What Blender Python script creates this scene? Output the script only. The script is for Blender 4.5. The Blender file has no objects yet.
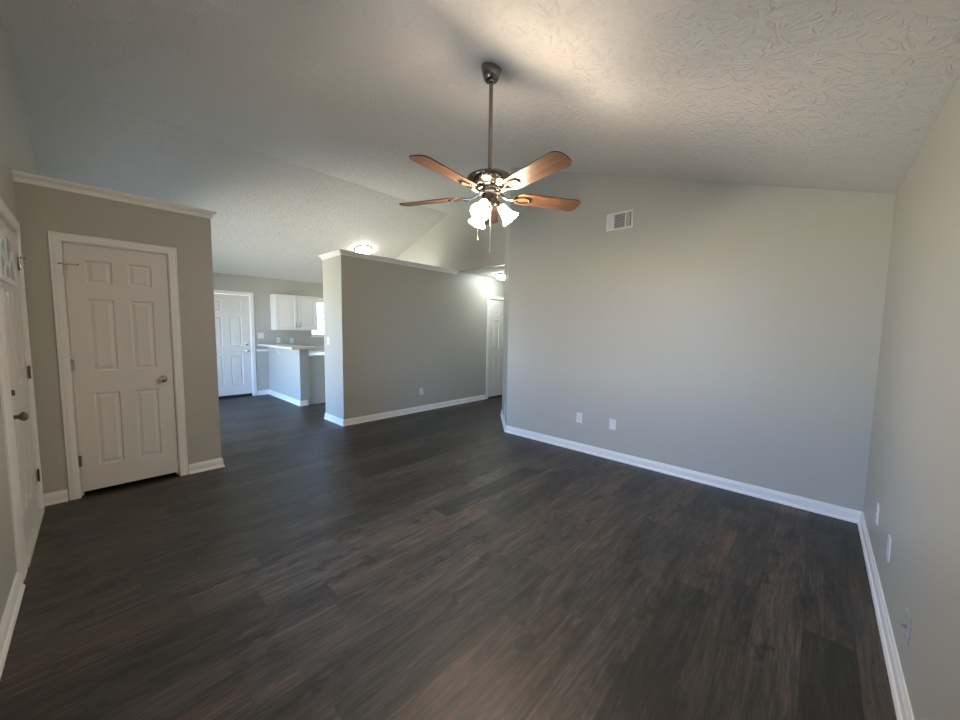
import bpy, bmesh, math, random
from mathutils import Vector, Matrix
random.seed(4)
sc = bpy.context.scene
col = sc.collection
PI = math.pi

# ------------------------------------------------------------------ camera
cam = bpy.data.cameras.new('camera')
cam.sensor_fit = 'HORIZONTAL'; cam.sensor_width = 36.0
cam.lens = 360.238 / 960 * 36.0
cam.clip_start = 0.02; cam.clip_end = 200
co = bpy.data.objects.new('camera', cam); col.objects.link(co)
R = Vector((0.6848844289862703, -0.7285278867804326, 0.013432688315732825))
U = Vector((0.049923670920160514, 0.0653086460789191, 0.9966154764146472))
F = Vector((0.7269394376521376, 0.6818958123720776, -0.08109966125341321))
CAM = Vector((0, 0, 1.395))
co.matrix_world = Matrix(((R.x, U.x, -F.x, CAM.x), (R.y, U.y, -F.y, CAM.y), (R.z, U.z, -F.z, CAM.z), (0, 0, 0, 1)))
sc.camera = co

# ------------------------------------------------------------------ view, world, daylight
vs = sc.view_settings
sc.display_settings.display_device = 'sRGB'
vs.view_transform = 'Standard'; vs.look = 'None'; vs.gamma = 1.0; vs.use_curve_mapping = False
vs.exposure = 0.0
sc.cycles.use_denoising = True
sc.cycles.denoising_input_passes = 'RGB_ALBEDO_NORMAL'; sc.cycles.denoising_prefilter = 'ACCURATE'
sc.cycles.max_bounces = 12; sc.cycles.diffuse_bounces = 8; sc.cycles.glossy_bounces = 4
sc.cycles.sample_clamp_indirect = 8.0

SKY = 23.0
w = bpy.data.worlds.new('world'); sc.world = w; w.use_nodes = True
nt = w.node_tree; nt.nodes.clear()
n_o = nt.nodes.new('ShaderNodeOutputWorld'); n_b = nt.nodes.new('ShaderNodeBackground')
n_tc = nt.nodes.new('ShaderNodeTexCoord'); n_s = nt.nodes.new('ShaderNodeSeparateXYZ')
n_r = nt.nodes.new('ShaderNodeValToRGB'); n_m = nt.nodes.new('ShaderNodeMapRange')
n_m.inputs['From Min'].default_value = -1; n_m.inputs['From Max'].default_value = 1
el = n_r.color_ramp.elements
el[0].position = 0.0; el[0].color = (0.80, 0.77, 0.68, 1)
el[1].position = 1.0; el[1].color = (0.25, 0.48, 1.0, 1)
for p_, c_ in ((0.47, (0.84, 0.81, 0.73, 1)), (0.53, (0.38, 0.58, 1.0, 1)), (0.7, (0.27, 0.49, 1.0, 1))):
    e_ = el.new(p_); e_.color = c_
nt.links.new(n_tc.outputs['Generated'], n_s.inputs[0]); nt.links.new(n_s.outputs['Z'], n_m.inputs['Value'])
nt.links.new(n_m.outputs[0], n_r.inputs[0]); nt.links.new(n_r.outputs[0], n_b.inputs['Color'])
n_b.inputs['Strength'].default_value = SKY
nt.links.new(n_b.outputs[0], n_o.inputs[0])

WIN_LIVING = (1.00, 2.40, 0.55, 2.05)      # y0 y1 z0 z1 in the left wall
WIN_DINING = (5.55, 7.55, 0.06, 2.06)      # y0 y1 z0 z1 in the left wall
WIN_KITCHEN = (3.36, 4.26, 1.215, 2.03)    # x0 x1 z0 z1 in the kitchen wall
def portal(name, loc, rot, sx, sy):
    l = bpy.data.lights.new(name, 'AREA'); l.shape = 'RECTANGLE'; l.size = sx; l.size_y = sy
    l.cycles.is_portal = True
    o = bpy.data.objects.new(name, l); o.location = loc; o.rotation_euler = rot; col.objects.link(o)
XL, XR, XG, YR, YK = -0.349, 3.838, 4.585, -0.322, 8.416
y0, y1, z0, z1 = WIN_LIVING
portal('daylight_portal_living', (XL - 0.16, (y0+y1)/2, (z0+z1)/2), (0, -PI/2, 0), z1-z0, y1-y0)
y0, y1, z0, z1 = WIN_DINING
portal('daylight_portal_dining', (XL - 0.16, (y0+y1)/2, (z0+z1)/2), (0, -PI/2, 0), z1-z0, y1-y0)
x0, x1, z0, z1 = WIN_KITCHEN
portal('daylight_portal_kitchen', ((x0+x1)/2, YK + 0.16, (z0+z1)/2), (-PI/2, 0, 0), x1-x0, z1-z0)
LAMP_FAN, LAMP_HALL, LAMP_KITCHEN = 150.0, 50.0, 44.0     # emission of the lit glass shades

# ------------------------------------------------------------------ materials
def newmat(name):
    m = bpy.data.materials.new(name); m.use_nodes = True
    nt = m.node_tree; nt.nodes.clear()
    o = nt.nodes.new('ShaderNodeOutputMaterial'); b = nt.nodes.new('ShaderNodeBsdfPrincipled')
    nt.links.new(b.outputs[0], o.inputs[0])
    return m, nt, b, o
def N(nt, t, **kw):
    n = nt.nodes.new('ShaderNode' + t)
    for k, v in kw.items():
        if k.startswith('i_'): n.inputs[k[2:].replace('_', ' ')].default_value = v
        else: setattr(n, k, v)
    return n
def math_(nt, op, a, b=None, c=None):
    n = nt.nodes.new('ShaderNodeMath'); n.operation = op
    for i, v in enumerate((a, b, c)):
        if v is None: continue
        if isinstance(v, (int, float)): n.inputs[i].default_value = v
        else: nt.links.new(v, n.inputs[i])
    return n.outputs[0]
def simple(name, c, rough=0.5, metal=0.0, bump=0.0, scale=80.0, vary=0.04, spec=0.5):
    m, nt, b, o = newmat(name)
    tc = N(nt, 'TexCoord')
    nz = N(nt, 'TexNoise'); nz.inputs['Scale'].default_value = scale; nz.inputs['Detail'].default_value = 3
    nt.links.new(tc.outputs['Object'], nz.inputs['Vector'])
    mr = N(nt, 'MapRange'); mr.inputs['To Min'].default_value = 1 - vary; mr.inputs['To Max'].default_value = 1 + vary
    nt.links.new(nz.outputs[0], mr.inputs['Value'])
    mx = N(nt, 'VectorMath', operation='SCALE'); mx.inputs[0].default_value = c[:3]
    nt.links.new(mr.outputs[0], mx.inputs['Scale']); nt.links.new(mx.outputs[0], b.inputs['Base Color'])
    b.inputs['Roughness'].default_value = rough; b.inputs['Metallic'].default_value = metal
    b.inputs['Specular IOR Level'].default_value = spec
    if bump:
        bp = N(nt, 'Bump'); bp.inputs['Strength'].default_value = bump; bp.inputs['Distance'].default_value = 0.002
        nt.links.new(nz.outputs[0], bp.inputs['Height']); nt.links.new(bp.outputs[0], b.inputs['Normal'])
    return m
M_WALL = simple('greige_wall_paint', (0.476, 0.471, 0.416), 0.42, bump=0.15, scale=140, vary=0.02, spec=0.35)
M_TRIM = simple('white_trim_paint', (0.86, 0.855, 0.82), 0.35, vary=0.02)
M_DOOR = simple('white_door_paint', (0.74, 0.73, 0.68), 0.38, vary=0.02, bump=0.05)
M_CAB = simple('white_cabinet_paint', (0.78, 0.77, 0.74), 0.35, vary=0.02)
M_PLASTIC = simple('white_plastic', (0.80, 0.80, 0.77), 0.3, vary=0.01)
M_DARK = simple('dark_slot', (0.02, 0.02, 0.02), 0.6)
M_DUCT = simple('duct_interior', (0.10, 0.10, 0.095), 0.7)
M_COUNTER = simple('beige_laminate', (0.66, 0.63, 0.57), 0.3, scale=260, vary=0.10)
M_NICKEL = simple('brushed_nickel', (0.25, 0.232, 0.205), 0.20, metal=1.0, scale=200, vary=0.05)
M_CHROME = simple('satin_chrome', (0.62, 0.60, 0.56), 0.2, metal=1.0, vary=0.03)
M_BRONZE = simple('dark_antique_metal', (0.20, 0.18, 0.15), 0.3, metal=1.0, vary=0.05)
M_CHAIN = simple('pull_chain_metal', (0.75, 0.68, 0.52), 0.3, metal=1.0)
M_THRESH = simple('worn_sill_paint', (0.60, 0.58, 0.52), 0.5, scale=30, vary=0.2)

def ceiling_mat():
    m, nt, b, o = newmat('stomped_ceiling_texture')
    b.inputs['Base Color'].default_value = (0.74, 0.725, 0.685, 1); b.inputs['Roughness'].default_value = 0.75
    b.inputs['Specular IOR Level'].default_value = 0.3
    tc = N(nt, 'TexCoord')
    def layer(scale, off):
        mp = N(nt, 'Mapping'); mp.inputs['Location'].default_value = off
        nt.links.new(tc.outputs['Object'], mp.inputs['Vector'])
        dn = N(nt, 'TexNoise'); dn.inputs['Scale'].default_value = 7; dn.inputs['Detail'].default_value = 2
        nt.links.new(mp.outputs[0], dn.inputs['Vector'])
        ds = N(nt, 'VectorMath', operation='MULTIPLY_ADD')
        ds.inputs[1].default_value = (0.08, 0.08, 0); nt.links.new(dn.outputs['Color'], ds.inputs[0]); nt.links.new(mp.outputs[0], ds.inputs[2])
        v = N(nt, 'TexVoronoi', voronoi_dimensions='2D'); v.inputs['Scale'].default_value = scale; v.inputs['Randomness'].default_value = 0.9
        nt.links.new(ds.outputs[0], v.inputs['Vector'])
        d = N(nt, 'VectorMath', operation='SUBTRACT'); nt.links.new(ds.outputs[0], d.inputs[0]); nt.links.new(v.outputs['Position'], d.inputs[1])
        s = N(nt, 'SeparateXYZ'); nt.links.new(d.outputs[0], s.inputs[0])
        ang = math_(nt, 'ARCTAN2', s.outputs[1], s.outputs[0])
        rad = math_(nt, 'POWER', math_(nt, 'ADD', math_(nt, 'MULTIPLY', s.outputs[0], s.outputs[0]), math_(nt, 'MULTIPLY', s.outputs[1], s.outputs[1])), 0.5)
        sc_ = N(nt, 'SeparateColor'); nt.links.new(v.outputs['Color'], sc_.inputs[0])
        cx = N(nt, 'CombineXYZ')
        nt.links.new(math_(nt, 'MULTIPLY', ang, 5.0), cx.inputs[0])
        nt.links.new(math_(nt, 'MULTIPLY', rad, 14.0), cx.inputs[1])
        nt.links.new(math_(nt, 'MULTIPLY', sc_.outputs[0], 60.0), cx.inputs[2])
        nz = N(nt, 'TexNoise'); nz.inputs['Scale'].default_value = 1.0; nz.inputs['Detail'].default_value = 2.0; nz.inputs['Roughness'].default_value = 0.55
        nt.links.new(cx.outputs[0], nz.inputs['Vector'])
        rg = N(nt, 'MapRange', interpolation_type='SMOOTHSTEP'); rg.inputs['From Min'].default_value = 0.53; rg.inputs['From Max'].default_value = 0.66
        nt.links.new(nz.outputs[0], rg.inputs['Value'])
        fd = N(nt, 'MapRange', interpolation_type='SMOOTHSTEP'); fd.inputs['From Min'].default_value = 0.012; fd.inputs['From Max'].default_value = 0.04
        nt.links.new(rad, fd.inputs['Value'])
        return math_(nt, 'MULTIPLY', rg.outputs[0], fd.outputs[0])
    h = math_(nt, 'MAXIMUM', layer(5.4, (0, 0, 0)), math_(nt, 'MULTIPLY', layer(4.4, (3.37, 1.71, 0)), 0.5))
    fine = N(nt, 'TexNoise'); fine.inputs['Scale'].default_value = 90
    nt.links.new(tc.outputs['Object'], fine.inputs['Vector'])
    h = math_(nt, 'MULTIPLY_ADD', fine.outputs[0], 0.25, h)
    bp = N(nt, 'Bump'); bp.inputs['Strength'].default_value = 0.75; bp.inputs['Distance'].default_value = 0.005
    nt.links.new(h, bp.inputs['Height']); nt.links.new(bp.outputs[0], b.inputs['Normal'])
    return m
M_CEIL = ceiling_mat()

def floor_mat():
    m, nt, b, o = newmat('dark_vinyl_plank')
    tc = N(nt, 'TexCoord'); s = N(nt, 'SeparateXYZ'); nt.links.new(tc.outputs['Object'], s.inputs[0])
    W, L = 0.179, 1.22
    yr = math_(nt, 'DIVIDE', math_(nt, 'SUBTRACT', s.outputs[1], 0.147 - W*20), W)
    row = math_(nt, 'FLOOR', yr); fy = math_(nt, 'FRACT', yr)
    wn = N(nt, 'TexWhiteNoise', noise_dimensions='1D'); nt.links.new(row, wn.inputs['W'])
    xr = math_(nt, 'ADD', math_(nt, 'DIVIDE', s.outputs[0], L), math_(nt, 'MULTIPLY', wn.outputs[0], 7.0))
    cl = math_(nt, 'FLOOR', xr); fx = math_(nt, 'FRACT', xr)
    cv = N(nt, 'CombineXYZ'); nt.links.new(row, cv.inputs[0]); nt.links.new(cl, cv.inputs[1])
    wid = N(nt, 'TexWhiteNoise', noise_dimensions='2D'); nt.links.new(cv.outputs[0], wid.inputs['Vector'])
    sid = N(nt, 'SeparateColor'); nt.links.new(wid.outputs['Color'], sid.inputs[0])
    # grain coordinates, different on every plank
    def grain(sx, sy, detail, dist, rough=0.6, seed=0.0):
        g = N(nt, 'CombineXYZ')
        nt.links.new(math_(nt, 'MULTIPLY', s.outputs[0], sx), g.inputs[0])
        nt.links.new(math_(nt, 'MULTIPLY', s.outputs[1], sy), g.inputs[1])
        nt.links.new(math_(nt, 'MULTIPLY_ADD', wid.outputs['Value'], 90.0, seed), g.inputs[2])
        n = N(nt, 'TexNoise'); n.inputs['Scale'].default_value = 1; n.inputs['Detail'].default_value = detail
        n.inputs['Roughness'].default_value = rough; n.inputs['Distortion'].default_value = dist
        nt.links.new(g.outputs[0], n.inputs['Vector']); return n.outputs[0]
    g1 = grain(1.7, 9.0, 6, 1.8); g2 = grain(2.2, 55.0, 5, 1.6, 0.65, 3.0); g3 = grain(2.6, 5.5, 4, 1.6, 0.55, 7.0); g4 = grain(1.0, 7.0, 3, 0.6, 0.5, 11.0)
    # cathedral rings
    rings = math_(nt, 'FRACT', math_(nt, 'MULTIPLY', g4, 15.0))
    rings = math_(nt, 'ABSOLUTE', math_(nt, 'SUBTRACT', rings, 0.5))
    t = math_(nt, 'ADD', math_(nt, 'MULTIPLY', g1, 0.50), math_(nt, 'MULTIPLY', g2, 0.50))
    t = math_(nt, 'ADD', t, math_(nt, 'MULTIPLY', math_(nt, 'SUBTRACT', rings, 0.25), 0.16))
    t = math_(nt, 'ADD', t, math_(nt, 'MULTIPLY', math_(nt, 'SUBTRACT', wid.outputs['Value'], 0.5), 0.16))
    cr = N(nt, 'ValToRGB'); e = cr.color_ramp.elements
    e[0].position = 0.37; e[0].color = (0.010, 0.0085, 0.0072, 1)
    e[1].position = 0.67; e[1].color = (0.115, 0.074, 0.060, 1)
    for p_, c_ in ((0.45, (0.025, 0.0212, 0.018, 1)), (0.54, (0.045, 0.0385, 0.0325, 1))):
        k = e.new(p_); k.color = c_
    nt.links.new(t, cr.inputs[0])
    g5 = grain(2.6, 110.0, 3, 0.3, 0.6, 19.0)
    ln = N(nt, 'MapRange', interpolation_type='SMOOTHSTEP'); ln.inputs['From Min'].default_value = 0.40; ln.inputs['From Max'].default_value = 0.50; ln.inputs['To Min'].default_value = 0.66
    nt.links.new(g5, ln.inputs['Value'])
    # warm or cool tint by plank and broad patches
    tint = N(nt, 'MixRGB', blend_type='MULTIPLY'); tint.inputs[0].default_value = 1
    tr = N(nt, 'ValToRGB'); te = tr.color_ramp.elements
    te[0].position = 0.38; te[0].color = (0.86, 0.97, 0.95, 1); te[1].position = 0.66; te[1].color = (1.15, 1.0, 0.85, 1)
    nt.links.new(math_(nt, 'ADD', math_(nt, 'MULTIPLY', g3, 0.9), math_(nt, 'MULTIPLY', math_(nt, 'SUBTRACT', sid.outputs[1], 0.5), 0.22)), tr.inputs[0])
    nt.links.new(cr.outputs[0], tint.inputs[1]); nt.links.new(tr.outputs[0], tint.inputs[2])
    # dark knots
    kv = N(nt, 'CombineXYZ'); nt.links.new(math_(nt, 'MULTIPLY', s.outputs[0], 1.7), kv.inputs[0]); nt.links.new(math_(nt, 'MULTIPLY', s.outputs[1], 5.5), kv.inputs[1])
    kd = N(nt, 'VectorMath', operation='MULTIPLY_ADD'); kd.inputs[1].default_value = (0.7, 0.9, 0); 
    kn = N(nt, 'TexNoise'); kn.inputs['Scale'].default_value = 14; nt.links.new(tc.outputs['Object'], kn.inputs['Vector'])
    nt.links.new(kn.outputs['Color'], kd.inputs[0]); nt.links.new(kv.outputs[0], kd.inputs[2])
    kk = N(nt, 'TexVoronoi', voronoi_dimensions='2D'); kk.inputs['Scale'].default_value = 1; nt.links.new(kd.outputs[0], kk.inputs['Vector'])
    km = N(nt, 'MapRange', interpolation_type='SMOOTHSTEP'); km.inputs['From Min'].default_value = 0.04; km.inputs['From Max'].default_value = 0.22
    km.inputs['To Min'].default_value = 0.35; nt.links.new(kk.outputs['Distance'], km.inputs['Value'])
    kml = math_(nt, 'MULTIPLY', km.outputs[0], ln.outputs[0])
    kmx = N(nt, 'VectorMath', operation='SCALE'); nt.links.new(tint.outputs[0], kmx.inputs[0]); nt.links.new(kml, kmx.inputs['Scale'])
    # seams
    ey = math_(nt, 'MULTIPLY', math_(nt, 'MINIMUM', fy, math_(nt, 'SUBTRACT', 1.0, fy)), W)
    ex = math_(nt, 'MULTIPLY', math_(nt, 'MINIMUM', fx, math_(nt, 'SUBTRACT', 1.0, fx)), L)
    ed = math_(nt, 'MINIMUM', ey, ex)
    sm = N(nt, 'MapRange'); sm.inputs['From Min'].default_value = 0.0006; sm.inputs['From Max'].default_value = 0.0022
    sm.inputs['To Min'].default_value = 0.5; nt.links.new(ed, sm.inputs['Value'])
    fin = N(nt, 'VectorMath', operation='SCALE'); nt.links.new(kmx.outputs[0], fin.inputs[0]); nt.links.new(sm.outputs[0], fin.inputs['Scale'])
    nt.links.new(fin.outputs[0], b.inputs['Base Color'])
    rr = N(nt, 'MapRange'); rr.inputs['To Min'].default_value = 0.40; rr.inputs['To Max'].default_value = 0.56; nt.links.new(g2, rr.inputs['Value'])
    nt.links.new(rr.outputs[0], b.inputs['Roughness'])
    b.inputs['Specular IOR Level'].default_value = 0.7
    hh = math_(nt, 'ADD', math_(nt, 'MULTIPLY', sm.outputs[0], 1.0), math_(nt, 'MULTIPLY', g1, 0.3))
    bp = N(nt, 'Bump'); bp.inputs['Strength'].default_value = 0.15; bp.inputs['Distance'].default_value = 0.0015
    nt.links.new(hh, bp.inputs['Height']); nt.links.new(bp.outputs[0], b.inputs['Normal'])
    return m
M_FLOOR = floor_mat()

def blade_mat():
    m, nt, b, o = newmat('walnut_blade')
    tc = N(nt, 'TexCoord'); mp = N(nt, 'Mapping'); mp.inputs['Scale'].default_value = (3, 60, 3)
    nt.links.new(tc.outputs['UV'], mp.inputs['Vector'])
    nz = N(nt, 'TexNoise'); nz.inputs['Scale'].default_value = 1; nz.inputs['Detail'].default_value = 5; nz.inputs['Distortion'].default_value = 0.5
    nt.links.new(mp.outputs[0], nz.inputs['Vector'])
    cr = N(nt, 'ValToRGB'); e = cr.color_ramp.elements
    e[0].position = 0.3; e[0].color = (0.075, 0.034, 0.016, 1); e[1].position = 0.72; e[1].color = (0.24, 0.116, 0.053, 1)
    nt.links.new(nz.outputs[0], cr.inputs[0]); nt.links.new(cr.outputs[0], b.inputs['Base Color'])
    b.inputs['Roughness'].default_value = 0.42
    return m
M_BLADE = blade_mat()
M_EDGE = simple('dark_blade_edge', (0.035, 0.02, 0.012), 0.5)

def lamp_glass(name, c, s):
    m, nt, b, o = newmat(name)
    b.inputs['Base Color'].default_value = (0.85, 0.82, 0.75, 1); b.inputs['Roughness'].default_value = 0.3
    b.inputs['Emission Color'].default_value = (*c, 1); b.inputs['Emission Strength'].default_value = s
    return m
M_SHADE = lamp_glass('lit_frosted_shade', (1.0, 0.79, 0.59), LAMP_FAN)
M_BULB = lamp_glass('lit_bulb', (1.0, 0.79, 0.59), LAMP_FAN * 4)
M_DOME = lamp_glass('lit_hall_dome', (0.93, 1.0, 0.97), LAMP_HALL)
M_DOMEK = lamp_glass('lit_kitchen_dome', (1.0, 0.92, 0.80), LAMP_KITCHEN)

def pane_mat(name, frosted=False):
    m = bpy.data.materials.new(name); m.use_nodes = True; nt = m.node_tree; nt.nodes.clear()
    o = N(nt, 'OutputMaterial'); mx = N(nt, 'MixShader'); g = N(nt, 'BsdfGlossy'); g.inputs['Roughness'].default_value = 0.02
    t = N(nt, 'BsdfTransparent'); t.inputs['Color'].default_value = (0.96, 0.98, 0.97, 1)
    lw = N(nt, 'Fresnel'); lw.inputs['IOR'].default_value = 1.45
    nt.links.new(lw.outputs[0], mx.inputs[0]); nt.links.new(t.outputs[0], mx.inputs[1]); nt.links.new(g.outputs[0], mx.inputs[2])
    nt.links.new(mx.outputs[0], o.inputs[0])
    if frosted:
        tl = N(nt, 'BsdfTranslucent'); tl.inputs['Color'].default_value = (0.75, 0.8, 0.82, 1)
        m2 = N(nt, 'MixShader'); m2.inputs[0].default_value = 0.75
        nt.links.new(mx.outputs[0], m2.inputs[1]); nt.links.new(tl.outputs[0], m2.inputs[2]); nt.links.new(m2.outputs[0], o.inputs[0])
    return m
M_PANE = pane_mat('window_glass'); M_FANLITE = pane_mat('textured_door_glass', True)

# ------------------------------------------------------------------ mesh helpers
def finish(name, bm, mat, parent=None, smooth=False, loc=None):
    bmesh.ops.remove_doubles(bm, verts=bm.verts, dist=1e-6)
    bmesh.ops.recalc_face_normals(bm, faces=bm.faces)
    me = bpy.data.meshes.new(name); bm.to_mesh(me); bm.free()
    for m in (mat if isinstance(mat, (list, tuple)) else [mat]): me.materials.append(m)
    if smooth:
        for p in me.polygons: p.use_smooth = True
        try: me.set_sharp_from_angle(angle=math.radians(35))
        except Exception: pass
    o = bpy.data.objects.new(name, me); col.objects.link(o)
    if loc is not None: o.location = loc
    if parent is not None: o.parent = parent
    return o
def box(bm, a, b, bev=0.0, mi=0):
    a, b = Vector(a), Vector(b)
    lo = Vector(map(min, a, b)); hi = Vector(map(max, a, b))
    r = bmesh.ops.create_cube(bm, size=1)
    for v in r['verts']: v.co = Vector((lo[i] + (v.co[i] + 0.5) * (hi[i] - lo[i]) for i in range(3)))
    fs = {f for v in r['verts'] for f in v.link_faces}
    for f in fs: f.material_index = mi
    if bev:
        es = list({e for v in r['verts'] for e in v.link_edges})
        bmesh.ops.bevel(bm, geom=es, offset=bev, segments=2, affect='EDGES', profile=0.5)
def prism(bm, poly, h_axis, lo, hi, mi=0):
    """poly in the two axes other than h_axis, extruded lo..hi along it"""
    def P(p, h):
        l = [0, 0, 0]; ax = [i for i in range(3) if i != h_axis]
        l[ax[0]], l[ax[1]] = p; l[h_axis] = h; return bm.verts.new(l)
    A = [P(p, lo) for p in poly]; B = [P(p, hi) for p in poly]
    fs = [bm.faces.new(A), bm.faces.new(B[::-1])]
    n = len(poly)
    for i in range(n): fs.append(bm.faces.new((A[i], B[i], B[(i+1) % n], A[(i+1) % n])))
    for f in fs: f.material_index = mi
def lathe(bm, prof, seg=32, M=None, mi=0, cap=True):
    rings = []
    for r, z in prof:
        ring = []
        for k in range(seg):
            a = 2*PI*k/seg; p = Vector((r*math.cos(a), r*math.sin(a), z))
            ring.append(bm.verts.new(M @ p if M else p))
        rings.append(ring)
    for A, B in zip(rings, rings[1:]):
        for k in range(seg):
            f = bm.faces.new((A[k], A[(k+1) % seg], B[(k+1) % seg], B[k])); f.material_index = mi
    if cap:
        for ring in (rings[0], rings[-1]):
            try: bm.faces.new(ring).material_index = mi
            except Exception: pass
def tube(bm, pts, rad, seg=10, mi=0):
    pts = [Vector(p) for p in pts]; rings = []
    up = Vector((0.013, 0.027, 1))
    for i, p in enumerate(pts):
        d = (pts[min(i+1, len(pts)-1)] - pts[max(i-1, 0)]).normalized()
        s = d.cross(up)
        if s.length < 1e-3: s = d.cross(Vector((1, 0, 0)))
        s.normalize(); t = d.cross(s)
        r = rad[i] if isinstance(rad, (list, tuple)) else rad
        rings.append([bm.verts.new(p + s*r*math.cos(2*PI*k/seg) + t*r*math.sin(2*PI*k/seg)) for k in range(seg)])
    for A, B in zip(rings, rings[1:]):
        for k in range(seg): bm.faces.new((A[k], A[(k+1) % seg], B[(k+1) % seg], B[k])).material_index = mi
    bm.faces.new(rings[0]); bm.faces.new(rings[-1])
def sweep(bm, path, prof, closed=False):
    """profile (out, z) swept along an xy path, out = to the left of travel, mitred"""
    n = len(path); rings = []
    P = [Vector((p[0], p[1])) for p in path]
    for i in range(n):
        d0 = (P[i] - P[i-1]).normalized() if (i > 0 or closed) else None
        d1 = (P[(i+1) % n] - P[i]).normalized() if (i < n-1 or closed) else None
        if d0 is None: d0 = d1
        if d1 is None: d1 = d0
        n0 = Vector((-d0.y, d0.x)); n1 = Vector((-d1.y, d1.x))
        m = (n0 + n1); m = m / max(m.dot(n0), 1e-3) if m.length > 1e-6 else n0
        rings.append([bm.verts.new((P[i].x + m.x*o, P[i].y + m.y*o, z)) for o, z in prof])
    k = len(prof)
    rng = range(n) if closed else range(n-1)
    for i in rng:
        A, B = rings[i], rings[(i+1) % n]
        for j in range(k): bm.faces.new((A[j], A[(j+1) % k], B[(j+1) % k], B[j]))
    if not closed: bm.faces.new(rings[0]); bm.faces.new(rings[-1])
def struct(o): o['kind'] = 'structure'; return o
def empty(name, loc=(0, 0, 0), M=None):
    o = bpy.data.objects.new(name, None); col.objects.link(o); o.empty_display_size = 0.1
    if M is not None: o.matrix_world = M
    else: o.location = loc
    return o
def tag(o, label, cat, group=None):
    o['label'] = label; o['category'] = cat
    if group: o['group'] = group
    return o

# ------------------------------------------------------------------ room dimensions
SL = 0.3384; ZE = 2.379; ZF = 3.537; YF = YR + (ZF - ZE)/SL; YB = 5.146; SB = 0.3405
def ceil_z(y):
    if y < YF: return ZE + SL*(y - YR)
    if y < YB: return ZF
    return ZF - SB*(y - YB)
YH = 4.913                      # partition face / hall left wall
CX, CY = XR, 3.085              # corner where the fan-side wall turns
AX, AY = XG, 3.785              # end of the angled wall
HX = 7.3                        # end of the hall
ZH = 2.476                      # hall ceiling and plant ledges

def grid_wall(name, axis, at, th, s0, s1, top, holes=(), breaks=(), zlow=0.0):
    """wall on plane axis=at with its body from at to at+th; s runs along the other axis"""
    ss = sorted(set([s0, s1] + [b for b in breaks if s0 < b < s1] + [v for h in holes for v in h[:2]]))
    zs = sorted(set([zlow] + [v for h in holes for v in h[2:] if v > zlow]))
    bm = bmesh.new()
    def V(s, d, z): return (d, s, z) if axis == 0 else (s, d, z)
    for a, b in zip(ss, ss[1:]):
        m = (a+b)/2
        for i, z in enumerate(zs):
            last = i == len(zs)-1
            zm = z + 0.01
            if any(h[0] < m < h[1] and h[2] <= zm < h[3] for h in holes): continue
            za, zb = (top(a), top(b)) if last else (zs[i+1], zs[i+1])
            vs = [bm.verts.new(V(*q)) for q in ((a, at, z), (b, at, z), (b, at, zb), (a, at, za), (a, at+th, z), (b, at+th, z), (b, at+th, zb), (a, at+th, za))]
            for q in ((0, 1, 2, 3), (4, 5, 6, 7), (0, 1, 5, 4), (1, 2, 6, 5), (2, 3, 7, 6), (3, 0, 4, 7)): bm.faces.new([vs[k] for k in q])
    bmesh.ops.remove_doubles(bm, verts=bm.verts, dist=1e-5)
    # drop the doubled faces inside the wall
    bm.verts.index_update(); seen = {}
    for f in list(bm.faces): seen.setdefault(tuple(sorted(v.index for v in f.verts)), []).append(f)
    dead = [f for fl in seen.values() if len(fl) > 1 for f in fl]
    bmesh.ops.delete(bm, geom=dead, context='FACES_ONLY')
    return struct(finish(name, bm, M_WALL))

# unseen ground added outside the living room window to cut upward bounce light
bm = bmesh.new(); box(bm, (-14, -10, -0.45), (XL - 0.15, 4.9, -0.35)); struct(finish('bounce_blocker', bm, simple('blocker_surface', (0.30, 0.29, 0.22), 0.9, scale=20, vary=0.3)))
# floor
bm = bmesh.new(); box(bm, (XL - 0.15, YR - 0.15, -0.1), (HX + 0.15, YK + 0.15, 0.0)); struct(finish('floor', bm, M_FLOOR))
# vaulted ceiling: slope, flat, slope
bm = bmesh.new()
pr = [(YR - 0.15, ceil_z(YR) - SL*0.15), (YF, ZF), (YB, ZF), (YK + 0.15, ceil_z(YK + 0.15))]
prism(bm, pr + [(y, z + 0.1) for y, z in pr[::-1]], 0, XL - 0.15, XG + 0.12)
struct(finish('ceiling', bm, M_CEIL))
bm = bmesh.new(); box(bm, (XG + 0.12, CY - 0.2, ZH), (HX + 0.15, YH + 0.02, ZH + 0.1)); struct(finish('ceiling_hall', bm, M_CEIL))

FD = (3.235, 4.155)             # front door slab along y
CD = (-0.141, 0.466)            # closet door slab along x
HD = (5.490, 6.250)             # hall door
KD = (1.330, 2.147)             # back door
G = 0.004
eps = 0.003
grid_wall('wall_left', 0, XL, -0.14, YR - 0.14, YK + 0.14, lambda s: ceil_z(s) - eps,
          holes=[WIN_LIVING, WIN_DINING, (FD[0]-0.02, FD[1]+0.02, 0.0, 2.05)], breaks=(YF, YB))
grid_wall('wall_right', 1, YR, -0.14, XL, XR, lambda s: ZE - eps)
grid_wall('wall_far', 0, XR, 0.12, YR - 0.14, CY, lambda s: ceil_z(s) - eps, breaks=(YF,))
# angled wall at the hall mouth
bm = bmesh.new()
d = Vector((AX - CX, AY - CY)).normalized(); nrm = Vector((d.y, -d.x))*0.12
prism(bm, [(CX, CY), (AX, AY), (AX + 0.02, AY - 0.16), (CX + 0.12, CY - 0.02)], 2, 0, ZF - eps)
struct(finish('wall_angle', bm, M_WALL))
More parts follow.
